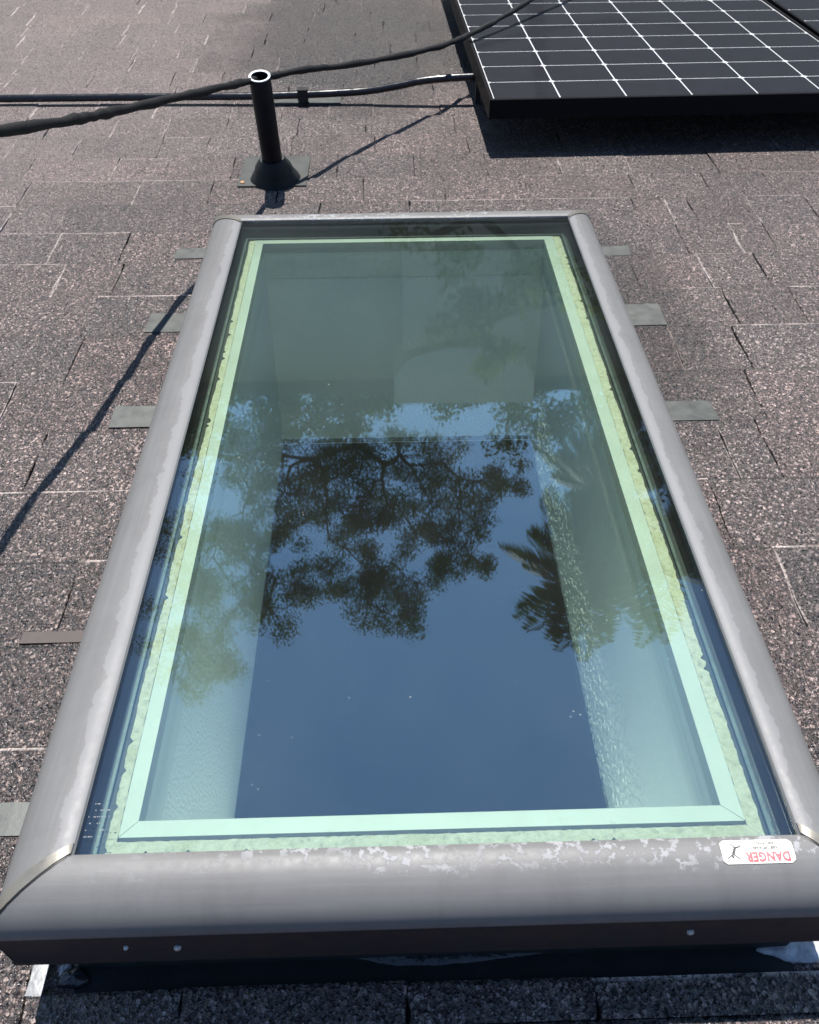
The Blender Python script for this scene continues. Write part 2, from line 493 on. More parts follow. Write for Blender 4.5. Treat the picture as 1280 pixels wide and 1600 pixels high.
# ------------------------------------------------------------------ the house under the roof
U0, U1, VT, VB = -4.2, 5.0, -2.2, 6.0
roof = Thing('shingle_roof', 'sloping roof of weathered grey-brown asphalt shingles that carries the skylight', 'roof', base=(0, 2, 0))
HU0, HU1, HV0, HV1 = -0.260, 0.318, 0.312, 1.450      # opening for the skylight
deck = MB()
for (a, b, c, d) in ((U0, U1, VT, HV0), (U0, U1, HV1, VB), (U0, HU0, HV0, HV1), (HU1, U1, HV0, HV1)):
    deck.box((a, c, -0.03), (b, d, -0.004))
roof.part('roof_deck', deck, MT['felt'])

V0, EXP = 1.9181, 0.143
JOINTS = {0: [(.579, 0), (.657, 1), (.71, 0), (.854, 1), (.993, 0), (-.881, 1), (-.753, 0)], -1: [(.649, 0), (.768, 1), (.847, 0), (-.734, 1), (-.581, 0)],
          -2: [(.508, 0), (.657, 1), (.78, 0), (-.686, 1), (-.564, 0)], -3: [(.546, 0), (.667, 0), (.803, 0), (-.586, 0)], -4: [(.524, 1), (.644, 0), (-.575, 0)],
          -5: [(.622, 0), (-.656, 1)], -6: [(.529, 1), (.595, 0), (-.562, 0)], -7: [(.477, 0)], -8: [(.527, 1), (-.437, 0)]}
CAMR = Vector((0, 0, H))
def img(p):
    d = Vector(p) - CAMR
    z = d.dot(fw)
    return 640 + 1282 * d.dot(rt) / z, 800 + 1282 * d.dot(dn) / z, z

def shingle(mb, u0, u1, v0, v1, extra, tint, wl, wr, wb, rnd):
    """one tab: slightly tilted slab with bevelled, wandering edges; v1 is the lower (butt) edge"""
    gap = 0.0002 + rnd.random() * 0.0007
    rows = [0.0, 0.34, 0.68]
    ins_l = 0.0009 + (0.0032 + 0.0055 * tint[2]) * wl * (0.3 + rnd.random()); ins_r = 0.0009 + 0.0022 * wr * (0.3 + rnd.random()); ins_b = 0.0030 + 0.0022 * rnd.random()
    vs = [v0 + (v1 - v0) * r for r in rows] + [v1 - ins_b, v1, v1]
    ju = [(rnd.random() - 0.5) * 0.0042 for _ in vs]; ju2 = [(rnd.random() - 0.5) * 0.0042 for _ in vs]
    jb = [(rnd.random() - 0.5) * 0.003 for _ in range(6)]
    curl = rnd.random() * 0.0018
    grid = []
    for r, v in enumerate(vs):
        tt = min(1.0, (v - v0) / (v1 - v0))
        top = 0.0015 + 0.0045 * ((v - (v1 - EXP)) / EXP) + extra + curl * tt * tt
        row = []
        for c in range(6):
            left = c < 3
            k = c if left else 5 - c
            inset = (0.0, 0.0, ins_l if left else ins_r)[k]
            u = (u0 + gap + ju[r] + inset) if left else (u1 - gap + ju2[r] - inset)
            z = (-0.003, top - 0.0011, top)[k]
            if r == 4: z = min(z, top - 0.0009)
            if r == 5: z = -0.003
            vv = v + (jb[c] if r >= 3 else 0.0)
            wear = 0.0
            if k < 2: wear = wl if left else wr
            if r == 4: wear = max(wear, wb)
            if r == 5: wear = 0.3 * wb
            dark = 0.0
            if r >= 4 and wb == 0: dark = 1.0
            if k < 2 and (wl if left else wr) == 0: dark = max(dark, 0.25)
            row.append(mb.vert((u, vv, z), wear=wear, dark=dark, tint=tint))
        grid.append(row)
    for a, b in zip(grid[:-1], grid[1:]):
        for c in range(5):
            mb.f.append((a[c], a[c + 1], b[c + 1], b[c]))

rs = random.Random(5)
tabs = []
for k in range(-14, 21):
    v1 = V0 + EXP * k; v0 = v1 - EXP
    fixed = sorted(JOINTS.get(k, []))
    js = []
    u = -2.9 - rs.random() * 0.2
    while u < 3.4:
        js.append((u, None)); u += rs.choice((0.125, 0.15, 0.17, 0.2, 0.25)) + rs.random() * 0.03
    if fixed:
        lo = [f for f in fixed if f[0] < 0]; hi = [f for f in fixed if f[0] > 0]
        for grp in (lo, hi):
            if grp:
                a, b = grp[0][0] - 0.12, grp[-1][0] + 0.12
                if grp is lo: b = -0.2
                if grp is hi: a = 0.2
                js = [j for j in js if not (a < j[0] < b)] + [(x, q) for x, q in grp]
        js.sort()
    wear_glints = []
    for (x, q) in js:
        if q is None:
            # pale joints (wear and painted glint) are common up on the left, rarer elsewhere
            dry = max(0.0, min(1.0, (-0.30 - x + 0.12 * (v1 - 2.4)) / 0.5)) * max(0.0, min(1.0, (v1 - 1.8) / 0.4))
            pw = 0.12 + 0.75 * dry
            if x > 0.35: pw = 0.35
            wear_glints.append(1.0 if rs.random() < pw else 0.0)
        else:
            wear_glints.append(float(q))
    for (a, b, wa, wb_) in zip(js[:-1], js[1:], wear_glints[:-1], wear_glints[1:]):
        u0, u1 = a[0], b[0]
        mid = 0.5 * (u0 + u1)
        dust_sheen = max(0.0, min(1.0, (-0.22 - mid + 0.10 * (v1 - 2.2)) / 0.7)) * max(0.0, min(1.0, (v1 - 1.6) / 0.7))
        dust_sheen = max(dust_sheen, 0.10 if mid > 0.4 and v1 > 1.2 else 0.0)
        bright = 0.50 * (0.80 + 0.40 * rs.random())
        if -0.55 < mid < 0.45 and v1 > 2.9: bright *= 0.72           # darker lichen-stained field beside the panels
        tint = (bright, 0.25 + 0.75 * rs.random() ** 1.3, dust_sheen * (0.7 + 0.3 * rs.random()))
        wbt = 0.9 if rs.random() < (0.42 if mid > 0.4 else 0.18) else 0.0
        tabs.append([u0, u1, v0, v1, 0.0012 if rs.random() < 0.4 else 0.0, tint, wa * rs.random() ** 0.5, wb_ * rs.random() ** 0.5, wbt])
# cut round the skylight curb and rank by size in view
cut = []
SU0, SU1, SV0, SV1 = -0.304, 0.364, 0.2365, 1.494
for t in tabs:
    u0, u1, v0, v1 = t[:4]
    if v1 <= SV0 or v0 >= SV1 or u1 <= SU0 or u0 >= SU1:
        cut.append(t); continue
    if v0 < SV0 - 0.02: cut.append([u0, u1, v0, SV0, 0.0030] + t[5:])
    if u0 < SU0 - 0.01: cut.append([u0, min(u1, SU0), v0, v1] + t[4:6] + [t[6], 0.0, t[8]])
    if u1 > SU1 + 0.01: cut.append([max(u0, SU1), u1, v0, v1] + t[4:6] + [0.0, t[7], t[8]])
    if v1 > SV1 + 0.02 and v0 < SV1: cut.append([max(u0, SU0), min(u1, SU1), SV1, v1] + t[4:])
def seen(t):
    u, v = 0.5 * (t[0] + t[1]), 0.5 * (t[2] + t[3])
    if v < 0.1: return 0
    if v > 2.28 and u > 0.42: return 0
    x, y, z = img((u, v, 0))
    if not (-60 < x < 1340 and -25 < y < 1640): return 0
    if -0.30 < u < 0.36 and v < 1.62 and v > 0.26: return 0
    return 1.0 / z ** 2 * (t[1] - t[0])
cut.sort(key=lambda t: -seen(t))
rest = MB()
nsh = 0
for i, t in enumerate(cut):
    if i < 300 and seen(t) > 0:
        mb = MB()
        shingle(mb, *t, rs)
        roof.part('shingle', mb, MT['shingle'])
        nsh += 1
    else:
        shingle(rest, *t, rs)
roof.part('shingle_field', rest, MT['shingle'], kind='stuff')
print('single shingles', nsh)
# plain felt strips far up and down the slope are covered by courses too
far = MB()
for (a, b, c, d) in ((U0, -2.95, VT, VB), (3.35, U1, VT, VB), (-2.95, 3.35, V0 + EXP * 20, VB), (-2.95, 3.35, VT, V0 - EXP * 15)):
    n = max(1, round((d - c) / EXP)); m = max(1, round((b - a) / 0.28))
    for i in range(n):
        for j in range(m):
            va = c + (d - c) * i / n; vb = c + (d - c) * (i + 1) / n
            ua = a + (b - a) * j / m; ub = a + (b - a) * (j + 1) / m
            shingle(far, ua, ub, va, vb, 0.0, (0.45 + 0.1 * rs.random(), rs.random(), 0.2), 0, 0, 0.3, rs)
roof.part('shingle_field', far, MT['shingle'], kind='stuff')
# eave board
ev = MB(); ev.box((U0 - 0.01, VB, -0.16), (U1 + 0.01, VB + 0.025, 0.004))
roof.part('fascia_board', ev, MT['trim'])

# house body and the room under the shaft, in world space
def wp(u, v, w_): return M @ Vector((u, v, w_))
body = Thing('house_body', 'stucco house under the shingle roof with a dim room below the skylight', 'house', base=(0, 1.5, -4), world=True)
def wall(mb, x0, x1, y0, y1, z0, ztop):
    mb.box((x0, y0, z0), (x1, y1, z0 + 0.1))
def slabwall(x0, y0, x1, y1):
    """vertical wall from ground up to the underside of the deck between two plan points"""
    mb = MB(); t = 0.075
    dx, dy = x1 - x0, y1 - y0; L = math.hypot(dx, dy); nx, ny = -dy / L * t, dx / L * t
    def top(y): return -math.tan(PITCH) * y - 0.04
    c = [(x0 + nx, y0 + ny), (x0 - nx, y0 - ny), (x1 - nx, y1 - ny), (x1 + nx, y1 + ny)]
    i = [mb.vert((x, y, -4.0)) for x, y in c] + [mb.vert((x, y, top(y))) for x, y in c]
    mb.f += [(i[3], i[2], i[1], i[0]), (i[4], i[5], i[6], i[7]), (i[0], i[1], i[5], i[4]), (i[1], i[2], i[6], i[5]), (i[2], i[3], i[7], i[6]), (i[3], i[0], i[4], i[7])]
    return mb
X0, X1, Y0, Y1 = -3.8, 4.6, -1.7, 5.3
for a in ((X0, Y0, X1, Y0), (X1, Y0 + .08, X1, Y1 - .08), (X1, Y1, X0, Y1), (X0, Y1 - .08, X0, Y0 + .08)):
    body.part('wall', slabwall(*a), MT['stucco'])
SB = -0.283                                              # shaft mouth, at the ceiling
ce = MB()
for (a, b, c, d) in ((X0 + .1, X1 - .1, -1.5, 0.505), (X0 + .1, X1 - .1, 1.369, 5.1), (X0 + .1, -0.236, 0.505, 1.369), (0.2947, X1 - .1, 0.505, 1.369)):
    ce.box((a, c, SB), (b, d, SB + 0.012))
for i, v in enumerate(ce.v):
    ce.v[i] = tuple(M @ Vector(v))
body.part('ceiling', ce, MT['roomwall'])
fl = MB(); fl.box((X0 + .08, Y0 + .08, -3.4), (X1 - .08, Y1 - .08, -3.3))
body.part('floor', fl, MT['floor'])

# ------------------------------------------------------------------ skylight
sk = Thing('skylight', 'fixed glass skylight in taupe metal frame with pale green tinted panes, set in the shingles', 'skylight', base=(0.03, 0.88, 0))
GL_U0, GL_U1, GL_V0, GL_V1, GL_W = -0.2723, 0.3323, 0.2922, 1.4627, 0.1701
# cladding profile: s outwards from the glass edge, w height
PROF = [(-0.0011, 0.1706), (0.0000, 0.1734), (0.0024, 0.1748), (0.0094, 0.1756), (0.0189, 0.1744), (0.0283, 0.1713), (0.0368, 0.1662), (0.0434, 0.1597), (0.0486, 0.1517), (0.0514, 0.1427), (0.0521, 0.1352), (0.0510, 0.1328), (0.0510, 0.0842), (0.0521, 0.0823), (0.0521, 0.0757), (0.0491, 0.0757), (0.0491, 0.0795)]
S0 = 0.0521
KL = 1.20                                                # the left rail is a little broader
def pw(s):
    for (a, wa), (b, wb) in zip(PROF[:-1], PROF[1:]):
        if a <= s <= b: return wa + (wb - wa) * (s - a) / (b - a)
    return 0.15
def frame_rail(side, chalk, scale, PROF):
    mb = MB()
    n = 60
    g0, g1 = (GL_V0, GL_V1) if side in 'LR' else (GL_U0, GL_U1)
    kl = KL if side in 'NF' else 1.0
    rows = []
    for j in range(n + 1):
        row = []
        for (s, w_) in PROF:
            a = g0 - s * kl + (g1 - g0 + s + s * kl) * j / n
            if side == 'L': p = (GL_U0 - s * KL, a, w_)
            if side == 'R': p = (GL_U1 + s, a, w_)
            if side == 'N': p = (a, GL_V0 - s, w_)
            if side == 'F': p = (a, GL_V1 + s, w_)
            i = mb.vert(p, chalk=chalk, scale=scale)
            mb.uv[i] = (a, s)
            row.append(i)
        rows.append(row)
    for a, b in zip(rows[:-1], rows[1:]):
        for k in range(len(PROF) - 1):
            q = (a[k], a[k + 1], b[k + 1], b[k])
            mb.f.append(q if side in 'LF' else tuple(reversed(q)))
    return mb
for side, ch, scl, lab in (('L', 1.0, 0.0, 'left frame rail with a bleached margin beside the glass'), ('R', 1.0, 0.0, 'right frame rail with a wavy bleached margin'),
                           ('N', 0.0, 1.0, 'near frame rail with white flaky mineral scale and a warning sticker'), ('F', 0.0, 0.9, 'far frame rail, narrow and pale')):
    sk.part('frame_rail', frame_rail(side, ch, scl, PROF[:12]), MT['clad'], smooth=True, label=lab)
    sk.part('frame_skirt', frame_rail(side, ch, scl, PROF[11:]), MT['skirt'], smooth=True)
# corner caps lie along the mitres on the side rails, a hair proud, with a dark seam beside them
def cap(su, sv, half, lift, off):
    mb = MB()
    L, Rr = [], []
    pr = [q for q in PROF[1:13]]
    for (s, w_) in pr:
        u = (GL_U0 - s * KL) if su < 0 else (GL_U1 + s)
        a, b = off, off + half * (0.55 + 0.45 * min(1, s / 0.03))
        v_m = (GL_V0 - s) if sv < 0 else (GL_V1 + s)
        va, vb = (v_m + a, v_m + b) if sv < 0 else (v_m - a, v_m - b)
        du = -lift * 0.6 if su < 0 else lift * 0.6
        L.append(mb.vert((u + (du if s > 0.04 else 0), va, w_ + lift)))
        Rr.append(mb.vert((u + (du if s > 0.04 else 0), vb, w_ + lift)))
    L2 = [mb.vert((mb.v[i][0], mb.v[i][1], mb.v[i][2] - lift * 1.6)) for i in L]
    R2 = [mb.vert((mb.v[i][0], mb.v[i][1], mb.v[i][2] - lift * 1.6)) for i in Rr]
    for k in range(len(L) - 1):
        mb.f += [(L[k], L[k + 1], Rr[k + 1], Rr[k]), (L2[k], L2[k + 1], L[k + 1], L[k]), (Rr[k], Rr[k + 1], R2[k + 1], R2[k])]
    return mb
for su in (-1, 1):
    for sv in (-1, 1):
        sk.part('corner_cap', cap(su, sv, 0.015, 0.0016, 0.0012), MT['cap'], smooth=True)
        sk.part('corner_seam', cap(su, sv, 0.0016, 0.0007, -0.0006), MT['seam'], smooth=True)
# glass: two panes
for z in (GL_W - 0.004, GL_W - 0.019):
    mb = MB(); mb.box((GL_U0 - 0.006, GL_V0 - 0.006, z), (GL_U1 + 0.006, GL_V1 + 0.006, z + 0.004))
    sk.part('glass_pane', mb, MT['glass'])
# under the glass: black gasket tray, grey spacer bar, foam strip, white lip
LW = 0.1465
A = (-0.2318, 0.2846, 0.3323, 1.4245)      # inner edge of the lip  (u0,u1,v0,v1)
B = (-0.2464, 0.3021, 0.3177, 1.4377)      # outer edge of the lip
C = (-0.2572, 0.3158, 0.3021, 1.4405)      # outer edge of the foam
D = (GL_U0 - 0.012, GL_U1 + 0.012, GL_V0 - 0.012, GL_V1 + 0.012)
def ring_part(name, inner, outer, w0, w1, mat, jit=0.0, n=1, jin=0.0, label=None, one=False):
    """four mitred boards between two rectangles"""
    rj = random.Random(hash(name) % 1000 if False else len(name))
    parts = []
    (a0, a1, a2, a3), (b0, b1, b2, b3) = inner, outer
    sides = [((a0, a2), (a0, a3), (b0, b2), (b0, b3), (-1, 0)), ((a1, a3), (a1, a2), (b1, b3), (b1, b2), (1, 0)),
             ((a1, a2), (a0, a2), (b1, b2), (b0, b2), (0, -1)), ((a0, a3), (a1, a3), (b0, b3), (b1, b3), (0, 1))]
    g_ = 0.0004 if jit == 0 else 0.0
    for (i0, i1, o0, o1, nn) in sides:
        mb = MB()
        L = math.hypot(i1[0] - i0[0], i1[1] - i0[1])
        m = max(1, int(n * L))
        rows = []; lowf = 0.0
        for j in range(m + 1):
            t = g_ + (1 - 2 * g_) * j / m
            ii = [i0[q] + (i1[q] - i0[q]) * t for q in (0, 1)]
            oo = [o0[q] + (o1[q] - o0[q]) * t for q in (0, 1)]
            lowf = lowf * 0.9 + rj.uniform(-jit, jit) * 0.35 if jit else 0.0
            e = 0.0 if j in (0, m) else rj.uniform(-jit, jit) * 0.35 + lowf
            if jit and 0 < j < m and rj.random() < 0.04: e -= 0.004
            e2 = 0.0 if j in (0, m) else rj.uniform(-jin, jin)
            oo = [oo[q] + nn[q] * e for q in (0, 1)]
            ii = [ii[q] + nn[q] * e2 for q in (0, 1)]
            dz = rj.uniform(-jit, jit) * 0.25
            rows.append([mb.vert((*ii, w0)), mb.vert((*ii, w1 + dz)), mb.vert((*oo, w1 + dz)), mb.vert((*oo, w0))])
        for a, b in zip(rows[:-1], rows[1:]):
            for k in range(3):
                mb.f.append((a[k], b[k], b[k + 1], a[k + 1]))
        mb.f.append(tuple(rows[0])); mb.f.append(tuple(reversed(rows[-1])))
        parts.append(sk.part(name, mb, mat, label=label))
    return parts
ring_part('lip_board', A, B, LW - 0.018, LW, MT['lip'])
B2 = (B[0] - .0012, B[1] + .0012, B[2] - .003, B[3] + .0006)
ring_part('foam_seal', B2, C, LW - 0.014, LW - 0.002, MT['foam'], jit=0.0013, n=230, jin=0.0003)
tray = MB()
for (a, b, c, d) in ((D[0], B[0], D[2], D[3]), (B[1], D[1], D[2], D[3]), (B[0], B[1], D[2], B[2]), (B[0], B[1], B[3], D[3])):
    tray.box((a, c, LW - 0.022), (b, d, LW - 0.008))
sk.part('gasket_tray', tray, MT['seal'])
E0 = (C[0] - .0058, C[1] + .0058, C[2] - .0015, C[3] + .0100)
E1 = (E0[0] - .0030, E0[1] + .0034, E0[2] - .0012, E0[3] + .0022)
ring_part('spacer_bar', E0, E1, LW - 0.008, LW - 0.003, MT['spacer'])
# painted timber curb and drywall shaft below
cw = 0.0757
cb = MB()
cu0, cu1, cv0, cv1 = A[0] - .0015, A[1] + .0015, A[2] - .0015, A[3] + .0015
def frame_boards(name, w0, w1, i0, i1, i2, i3, th_, mat):
    for (lo, hi) in (((i0 - th_, i2 - th_, w0), (i0, i3 + th_, w1)), ((i1, i2 - th_, w0), (i1 + th_, i3 + th_, w1)),
                     ((i0, i2 - th_, w0), (i1, i2, w1)), ((i0, i3, w0), (i1, i3 + th_, w1))):
        mb = MB(); mb.box(lo, hi)
        sk.part(name, mb, mat)
frame_boards('curb_board', cw, LW - 0.0195, cu0, cu1, cv0, cv1, 0.018, MT['curb'])
def shaft_side(q0, q1, q2, q3, nn):
    mb = MB()
    mb.quad(q0, q1, q2, q3)
    t = Vector(nn) * 0.012
    mb.quad(*[tuple(Vector(q) + t) for q in (q3, q2, q1, q0)])
    return mb
su0, su1, sv0, sv1 = -0.2360, 0.2943, 0.3361, 1.4283
bu0, bu1, bv0, bv1 = -0.2360, 0.2947, 0.5050, 1.3688  # unseen near wall slanted inward to bounce sun onto the other shaft walls
zt, zb = cw - 0.002, SB + 0.0
sk.part('shaft_wall', shaft_side((su0, sv0, zt), (su0, sv1, zt), (bu0, bv1, zb), (bu0, bv0, zb), (-1, 0, 0)), MT['drywall'])
from mathutils import noise as mnoise
rw = MB(); ni, nj = 640, 230
for i in range(ni + 1):
    for j in range(nj + 1):
        a, b = i / ni, j / nj
        v_ = (sv0 + (bv0 - sv0) * b) * (1 - a) + (sv1 + (bv1 - sv1) * b) * a
        z_ = zt + (zb - zt) * b
        h_ = mnoise.noise((v_ * 260, z_ * 260, 0.3)) * 0.6 + mnoise.noise((v_ * 130, z_ * 130, 7.7)) * 0.55
        h_ = max(-0.35, min(0.6, h_)) * 0.0018 * min(1.0, max(0.12, (b - 0.42) * 7), (1 - b) * 20, a * 40, (1 - a) * 40)
        rw.vert((su1 + (bu1 - su1) * b - h_, v_, z_))
for i in range(ni):
    for j in range(nj):
        q_ = i * (nj + 1) + j
        rw.f.append((q_, q_ + 1, q_ + nj + 2, q_ + nj + 1))
n0 = len(rw.v)
rw.quad((su1 + .012, sv0, zt), (su1 + .012, sv1, zt), (bu1 + .012, bv1, zb), (bu1 + .012, bv0, zb))
sk.part('shaft_wall', rw, MT['plain_drywall'], smooth='all', label='right wall of the light shaft, its lower strip raked by sun over orange-peel texture')
sk.part('shaft_wall', shaft_side((su1, sv0, zt), (su0, sv0, zt), (bu0, bv0, zb), (bu1, bv0, zb), (0, -1, 0)), MT['drywall'])
sk.part('shaft_wall', shaft_side((su0, sv1, zt), (su1, sv1, zt), (bu1, bv1, zb), (bu0, bv1, zb), (0, 1, 0)), MT['drywall'])
# outer curb in flashing metal
oc = MB()
q = (GL_U0 - 0.030, GL_U1 + 0.030, GL_V0 - 0.034, GL_V1 + 0.030)
for (lo, hi) in (((q[0], q[2], -0.02), (q[0] + .014, q[3], .135)), ((q[1] - .014, q[2], -0.02), (q[1], q[3], .135)),
                 ((q[0] + .014, q[2], -0.02), (q[1] - .014, q[2] + .014, .135)), ((q[0] + .014, q[3] - .014, -0.02), (q[1] - .014, q[3], .135))):
    oc.box(lo, hi)
sk.part('curb_flashing', oc, MT['boot'])
# head flashing apron on the upper side, tab showing at its left end
ap = MB(); ap.box((-0.3345, 0.2300, 0.0004), (0.415, 0.262, 0.0020), 0.0006)
sk.part('head_flashing', ap, MT['boot'])
tb = MB()
pts = [(-0.3470, 0.2350), (-0.3318, 0.2340), (-0.3318, 0.292), (-0.3440, 0.296), (-0.3480, 0.268), (-0.3460, 0.250)]
t0 = [tb.vert((x, y, 0.0070)) for x, y in pts]; t1 = [tb.vert((x, y, 0.0088 + 0.0006 * (i % 2))) for i, (x, y) in enumerate(pts)]
tb.f.append(tuple(t1))
for i in range(6): tb.f.append((t0[i], t0[(i + 1) % 6], t1[(i + 1) % 6], t1[i]))
sk.part('flashing_tab', tb, MT['tabpale'], label='pale metal flashing tab in sun at the near left corner')
# step flashing tabs reaching out over the shingles
def step_tab(ua, ub, va, vb, mat, lab=None, skew=0.0):
    mb = MB()
    def z(v):
        k = math.ceil((v - V0) / EXP - 1e-6); b0 = V0 + EXP * (k - 1)
        return 0.0015 + 0.0045 * (v - b0) / EXP
    n = 4; rows = []
    rj = random.Random(int(va * 1000))
    for j in range(n + 1):
        u = ua + (ub - ua) * j / n
        e = rj.uniform(-.0012, .0012)
        lift = 0.0024 + rj.uniform(0, .0010)
        va_ = va + skew * (u - ua); vb_ = vb + skew * (u - ua) + e
        rows.append([mb.vert((u, va_, z(va) + 0.0)), mb.vert((u, va_, z(va) + lift)), mb.vert((u, vb_, z(vb) + lift)), mb.vert((u, vb_, z(vb) - 0.001))])
    for a, b in zip(rows[:-1], rows[1:]):
        for k in range(3): mb.f.append((a[k], a[k + 1], b[k + 1], b[k]))
    mb.f.append(tuple(rows[0])); mb.f.append(tuple(reversed(rows[-1])))
    sk.part('step_flashing', mb, mat, label=lab)
step_tab(-0.464, -0.295, 1.6500, 1.692, MT['tab'])
step_tab(-0.467, -0.295, 1.3600, 1.423, MT['tab'])
step_tab(-0.468, -0.295, 1.0720, 1.127, MT['tab'])
step_tab(-0.478, -0.295, 0.6370, 0.655, MT['tabrust'], 'rust-tinted strip of step flashing')
step_tab(-0.455, -0.295, 0.3870, 0.423, MT['tab'])
step_tab(0.355, 0.519, 1.6330, 1.675, MT['tab'])
step_tab(0.355, 0.526, 1.3550, 1.428, MT['tab'])
step_tab(0.355, 0.537, 1.0570, 1.114, MT['tab'])
# screws on the near skirt
def screw(u, w_, r):
    mb = MB()
    mb.lathe((u, GL_V0 - 0.0510, w_), (0, -1, 0), [(0.0001, 0.0030), (r * 0.55, 0.0028), (r * 0.9, 0.0018), (r, 0.0), (r, -0.001)], 14)
    sk.part('screw', mb, MT['screw'], smooth=True)
screw(-0.2315, 0.1105, 0.0021); screw(-0.1897, 0.106, 0.0034); screw(0.2417, 0.107, 0.0034)
# sealant blobs at the foot of the near curb
def blob(name, cu, cv, cwz, ru, rv, rw, mat, seed, label=None):
    mb = MB(); rj = random.Random(seed); n, m = 22, 8; rows = []
    ph = [rj.uniform(0, 6.28) for _ in range(4)]
    for i in range(m + 1):
        th_ = math.pi / 2 * i / m; row = []
        for j in range(n):
            a = 2 * math.pi * j / n
            k = 1 + 0.14 * math.sin(2 * a + ph[0]) + 0.10 * math.sin(3 * a + ph[1]) + 0.07 * math.sin(5 * a + ph[2])
            row.append(mb.vert((cu + ru * k * math.cos(a) * math.cos(th_), cv + rv * k * math.sin(a) * math.cos(th_), cwz + rw * math.sin(th_) * (1 + 0.2 * math.sin(4 * a + ph[3]) * math.cos(th_)))))
        rows.append(row)
    for a, b in zip(rows[:-1], rows[1:]):
        for j in range(n): mb.f.append((a[j], a[(j + 1) % n], b[(j + 1) % n], b[j]))
    return sk.part(name, mb, mat, smooth='all', label=label)
blob('sealant_blob', -0.308, 0.250, 0.0026, 0.013, 0.011, 0.009, MT['tar'], 3)
blob('sealant_smear', -0.318, 0.256, 0.0026, 0.005, 0.009, 0.0040, MT['tarpale'], 8)
blob('sealant_smear', 0.372, 0.256, 0.0026, 0.036, 0.011, 0.0050, MT['tarpale'], 5, 'pale smear of old sealant at the near right corner')
blob('sealant_blob', 0.05, 0.262, 0.0078, 0.11, 0.010, 0.004, MT['tar'], 15)

# warning sticker (rests on the near rail, belongs to it)
def on_bar(x, y, lift):
    """sticker millimetres -> roof coordinates on the curved near rail; upside down seen from the camera"""
    u = LBC[0] - x; s = LBC[1] + y
    return (u, GL_V0 - s, pw(s) + lift)
LBC = (0.2912, 0.0137)                                   # centre: u, distance from the glass
LBW, LBH, LBR = 0.0298, 0.0093, 0.0032
lb = MB()
outline = []
for cx_, cy_, a0 in ((LBW - LBR, LBH - LBR, 0), (-LBW + LBR, LBH - LBR, 90), (-LBW + LBR, -LBH + LBR, 180), (LBW - LBR, -LBH + LBR, 270)):
    for k in range(6):
        a = R(a0 + 18 * k); outline.append((cx_ + LBR * math.cos(a), cy_ + LBR * math.sin(a)))
nx, ny = 10, 8
grid = {}
def inside_x(y):
    d = max(0.0, abs(y) - (LBH - LBR))
    return LBW - LBR + math.sqrt(max(0.0, LBR ** 2 - d ** 2))
for j in range(ny + 1):
    y = -LBH + 2 * LBH * j / ny
    for i in range(nx + 1):
        x = (-1 + 2 * i / nx) * inside_x(y)
        grid[i, j] = lb.vert(on_bar(x, y, 0.0008))
for j in range(ny):
    for i in range(nx):
        lb.f.append((grid[i, j], grid[i, j + 1], grid[i + 1, j + 1], grid[i + 1, j]))
lb.f = [tuple(reversed(f)) for f in lb.f]
label_o = sk.part('warning_sticker', lb, MT['label'], smooth='all', label='cream warning sticker, upside down, with faded red DANGER and a falling figure')
def text_mesh(txt, size, cx_, cy_, mat, name, lift=0.00115, sx=1.0, bold=0.0):
    cu = bpy.data.curves.new('lettering', 'FONT')
    cu.body = txt; cu.size = size; cu.align_x = 'CENTER'; cu.align_y = 'CENTER'; cu.offset = bold; cu.resolution_u = 2
    ob = bpy.data.objects.new('lettering', cu)
    COL.objects.link(ob)
    bpy.context.view_layer.update()
    me0 = bpy.data.meshes.new_from_object(ob.evaluated_get(bpy.context.evaluated_depsgraph_get()))
    mb = MB()
    for v in me0.vertices: mb.vert(on_bar(cx_ + v.co.x * sx, cy_ + v.co.y, lift))
    mb.f = [tuple(p.vertices) for p in me0.polygons]
    bpy.data.objects.remove(ob); bpy.data.curves.remove(cu); bpy.data.meshes.remove(me0)
    return sk.part(name, mb, mat, parent=label_o)
text_mesh('DANGER', 0.0098, -0.0078, 0.0040, MT['red'], 'lettering', sx=0.92, bold=0.00035)
text_mesh('KEEP OFF GLASS', 0.0029, -0.0070, -0.0026, MT['greyink'], 'lettering', sx=0.95, bold=0.00008)
text_mesh('RISK OF FALL', 0.0029, -0.0070, -0.0063, MT['greyink'], 'lettering', sx=0.95, bold=0.00008)
fg = MB()
def fig(pts, r0, r1=None):
    (xa, ya), (xb, yb) = pts
    L = math.hypot(xb - xa, yb - ya); nx_, ny_ = -(yb - ya) / L, (xb - xa) / L
    r1 = r1 or r0
    fg.f.append(tuple(fg.vert(on_bar(x, y, 0.0011)) for x, y in ((xa + nx_ * r0, ya + ny_ * r0), (xb + nx_ * r1, yb + ny_ * r1), (xb - nx_ * r1, yb - ny_ * r1), (xa - nx_ * r0, ya - ny_ * r0))))
fig([(0.0205, 0.0018), (0.0180, -0.0030)], .0012, .0010)      # trunk, leaning
fig([(0.0180, -0.0030), (0.0212, -0.0068)], .0007, .0004)     # legs
fig([(0.0180, -0.0030), (0.0140, -0.0038)], .0007, .0005)
fig([(0.0140, -0.0038), (0.0128, -0.0058)], .0005, .0004)
fig([(0.0205, 0.0018), (0.0258, 0.0052)], .0005, .0004)       # arms
fig([(0.0205, 0.0018), (0.0160, 0.0058)], .0005, .0004)
hc = (0.0212, 0.0040)
fg.f.append(tuple(fg.vert(on_bar(hc[0] + .0011 * math.cos(a * .785), hc[1] + .0011 * math.sin(a * .785), 0.0011)) for a in range(8)))
sk.part('falling_figure', fg, MT['ink'], parent=label_o)
